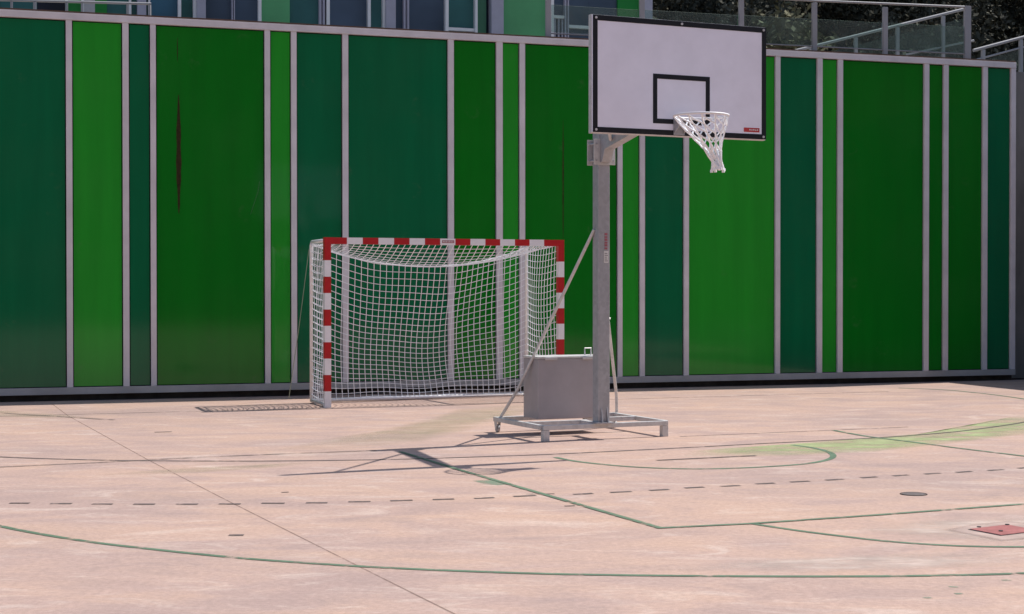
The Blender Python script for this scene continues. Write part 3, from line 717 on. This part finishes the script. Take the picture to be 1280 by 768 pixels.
# backboard
Y0 = -D
bb = MB().box(-BW / 2, BW / 2, Y0 - 0.012, Y0 + 0.010, BZ, BZ + BH).build("backboard", M['board_white'], hp)
bb.location.x = 0.03
def frame_rect(x0, x1, z0, z1, wd, y0, y1):
    m = MB(); m.box(x0, x1, y0, y1, z0, z0 + wd); m.box(x0, x1, y0, y1, z1 - wd, z1)
    m.box(x0, x0 + wd, y0, y1, z0 + wd, z1 - wd); m.box(x1 - wd, x1, y0, y1, z0 + wd, z1 - wd); return m
yf = Y0 - 0.012
frame_rect(-BW / 2, BW / 2, BZ, BZ + BH, 0.046, yf - 0.0025, yf - 0.0005).build("border_line", M['black'], bb)
frame_rect(-0.287, 0.287, BZ + 0.100, BZ + 0.532, 0.042, yf - 0.0025, yf - 0.0005).build("target_square", M['black'], bb)
frame_rect(-BW / 2 - 0.006, BW / 2 + 0.006, BZ - 0.006, BZ + BH + 0.006, 0.03, Y0 + 0.0105, Y0 + 0.055).build("steel_frame", M['galv_light'], bb)
for x, z in ((-BW / 2 + .03, BZ + .023), (BW / 2 - .03, BZ + .023), (-BW / 2 + .03, BZ + BH - .023), (BW / 2 - .03, BZ + BH - .023), (0.0, BZ + BH - .023)):
    MB().tube([(x, yf - 0.010, z), (x, yf - 0.003, z)], 0.011, 10).build("bolt", M['galv_light'], bb)
m = MB(); x = BW / 2 - 0.235; rr = random.Random(4); bt = BZ + 0.062
m.box(x, x + 0.165, yf - 0.002, yf - 0.001, bt, bt + 0.038, 0)
for k in range(5):
    gx0 = x + 0.058 + k * 0.020
    m.box(gx0, gx0 + 0.012, yf - 0.004, yf - 0.003, bt + 0.014, bt + 0.027 - 0.003 * (k % 2), 1)
m.build("logo", [M['logo_red'], M['label_white']], bb)
# ring and net
RZ, RR = BZ + 0.135, 0.232
RC = Vector((-0.01, yf - 0.17 - RR, RZ))
N = 40
rg = MB().tube([(RC.x + RR * math.cos(2 * math.pi * k / N), RC.y + RR * math.sin(2 * math.pi * k / N), RZ) for k in range(N)], 0.0105, 10, 0, False, True).build("ring", M['white_metal'], hp, 0, True)
MB().box(-0.055, 0.055, yf - 0.012, yf - 0.003, BZ + 0.005, RZ + 0.03).build("bracket", M['galv'], rg, 0.002)
MB().box(-0.05, 0.05, RC.y + RR - 0.005, yf - 0.0125, RZ - 0.008, RZ + 0.001).prism([(yf - 0.0125, RZ - 0.009), (yf - 0.0125, BZ + 0.02), (RC.y + RR, RZ - 0.009)], -0.05, -0.044).prism([(yf - 0.0125, RZ - 0.009), (yf - 0.0125, BZ + 0.02), (RC.y + RR, RZ - 0.009)], 0.044, 0.05).build("ring_arm", M['galv'], rg)
hn = MB(); K = 12; rows = 6
prof = [0.226, 0.188, 0.142, 0.098, 0.060, 0.042, 0.046]
def npt(k, j):
    tt = j / rows; th = 2 * math.pi * (k + (0.5 if j % 2 else 0)) / K
    jit = random.Random(k * 31 + j).uniform(-0.03, 0.03) * tt
    drift = Vector((0.168, -0.01, 0)) * tt ** 1.0
    tw = th + 1.5 * tt
    return RC + drift + Vector(((prof[j] + jit) * math.cos(tw), (prof[j] + jit) * math.sin(tw), -0.012 - 0.41 * tt - (0.05 * random.Random(k * 7 + j).random() * tt)))
for k in range(K):
    for j in range(rows):
        a = npt(k, j); kk = k if j % 2 else k - 1
        for q in ((k, j + 1), ((k - 1) if j % 2 == 0 else (k + 1), j + 1)):
            b = npt(q[0] % K, q[1]); mid = (a + b) / 2 + Vector((0, 0, -0.006))
            hn.tube([a, mid, b], 0.0070 if j < 4 else 0.0095, 5)
for k in range(K):
    p = npt(k, rows); hn.tube([p + Vector((0, 0, 0.012)), p - Vector((0, 0, 0.012))], 0.013, 6)
    hn.tube([RC + Vector((RR * math.cos(2 * math.pi * k / K), RR * math.sin(2 * math.pi * k / K), -0.014)), npt(k, 0)], 0.008, 5)
hn.build("net", M['net_white'], rg)
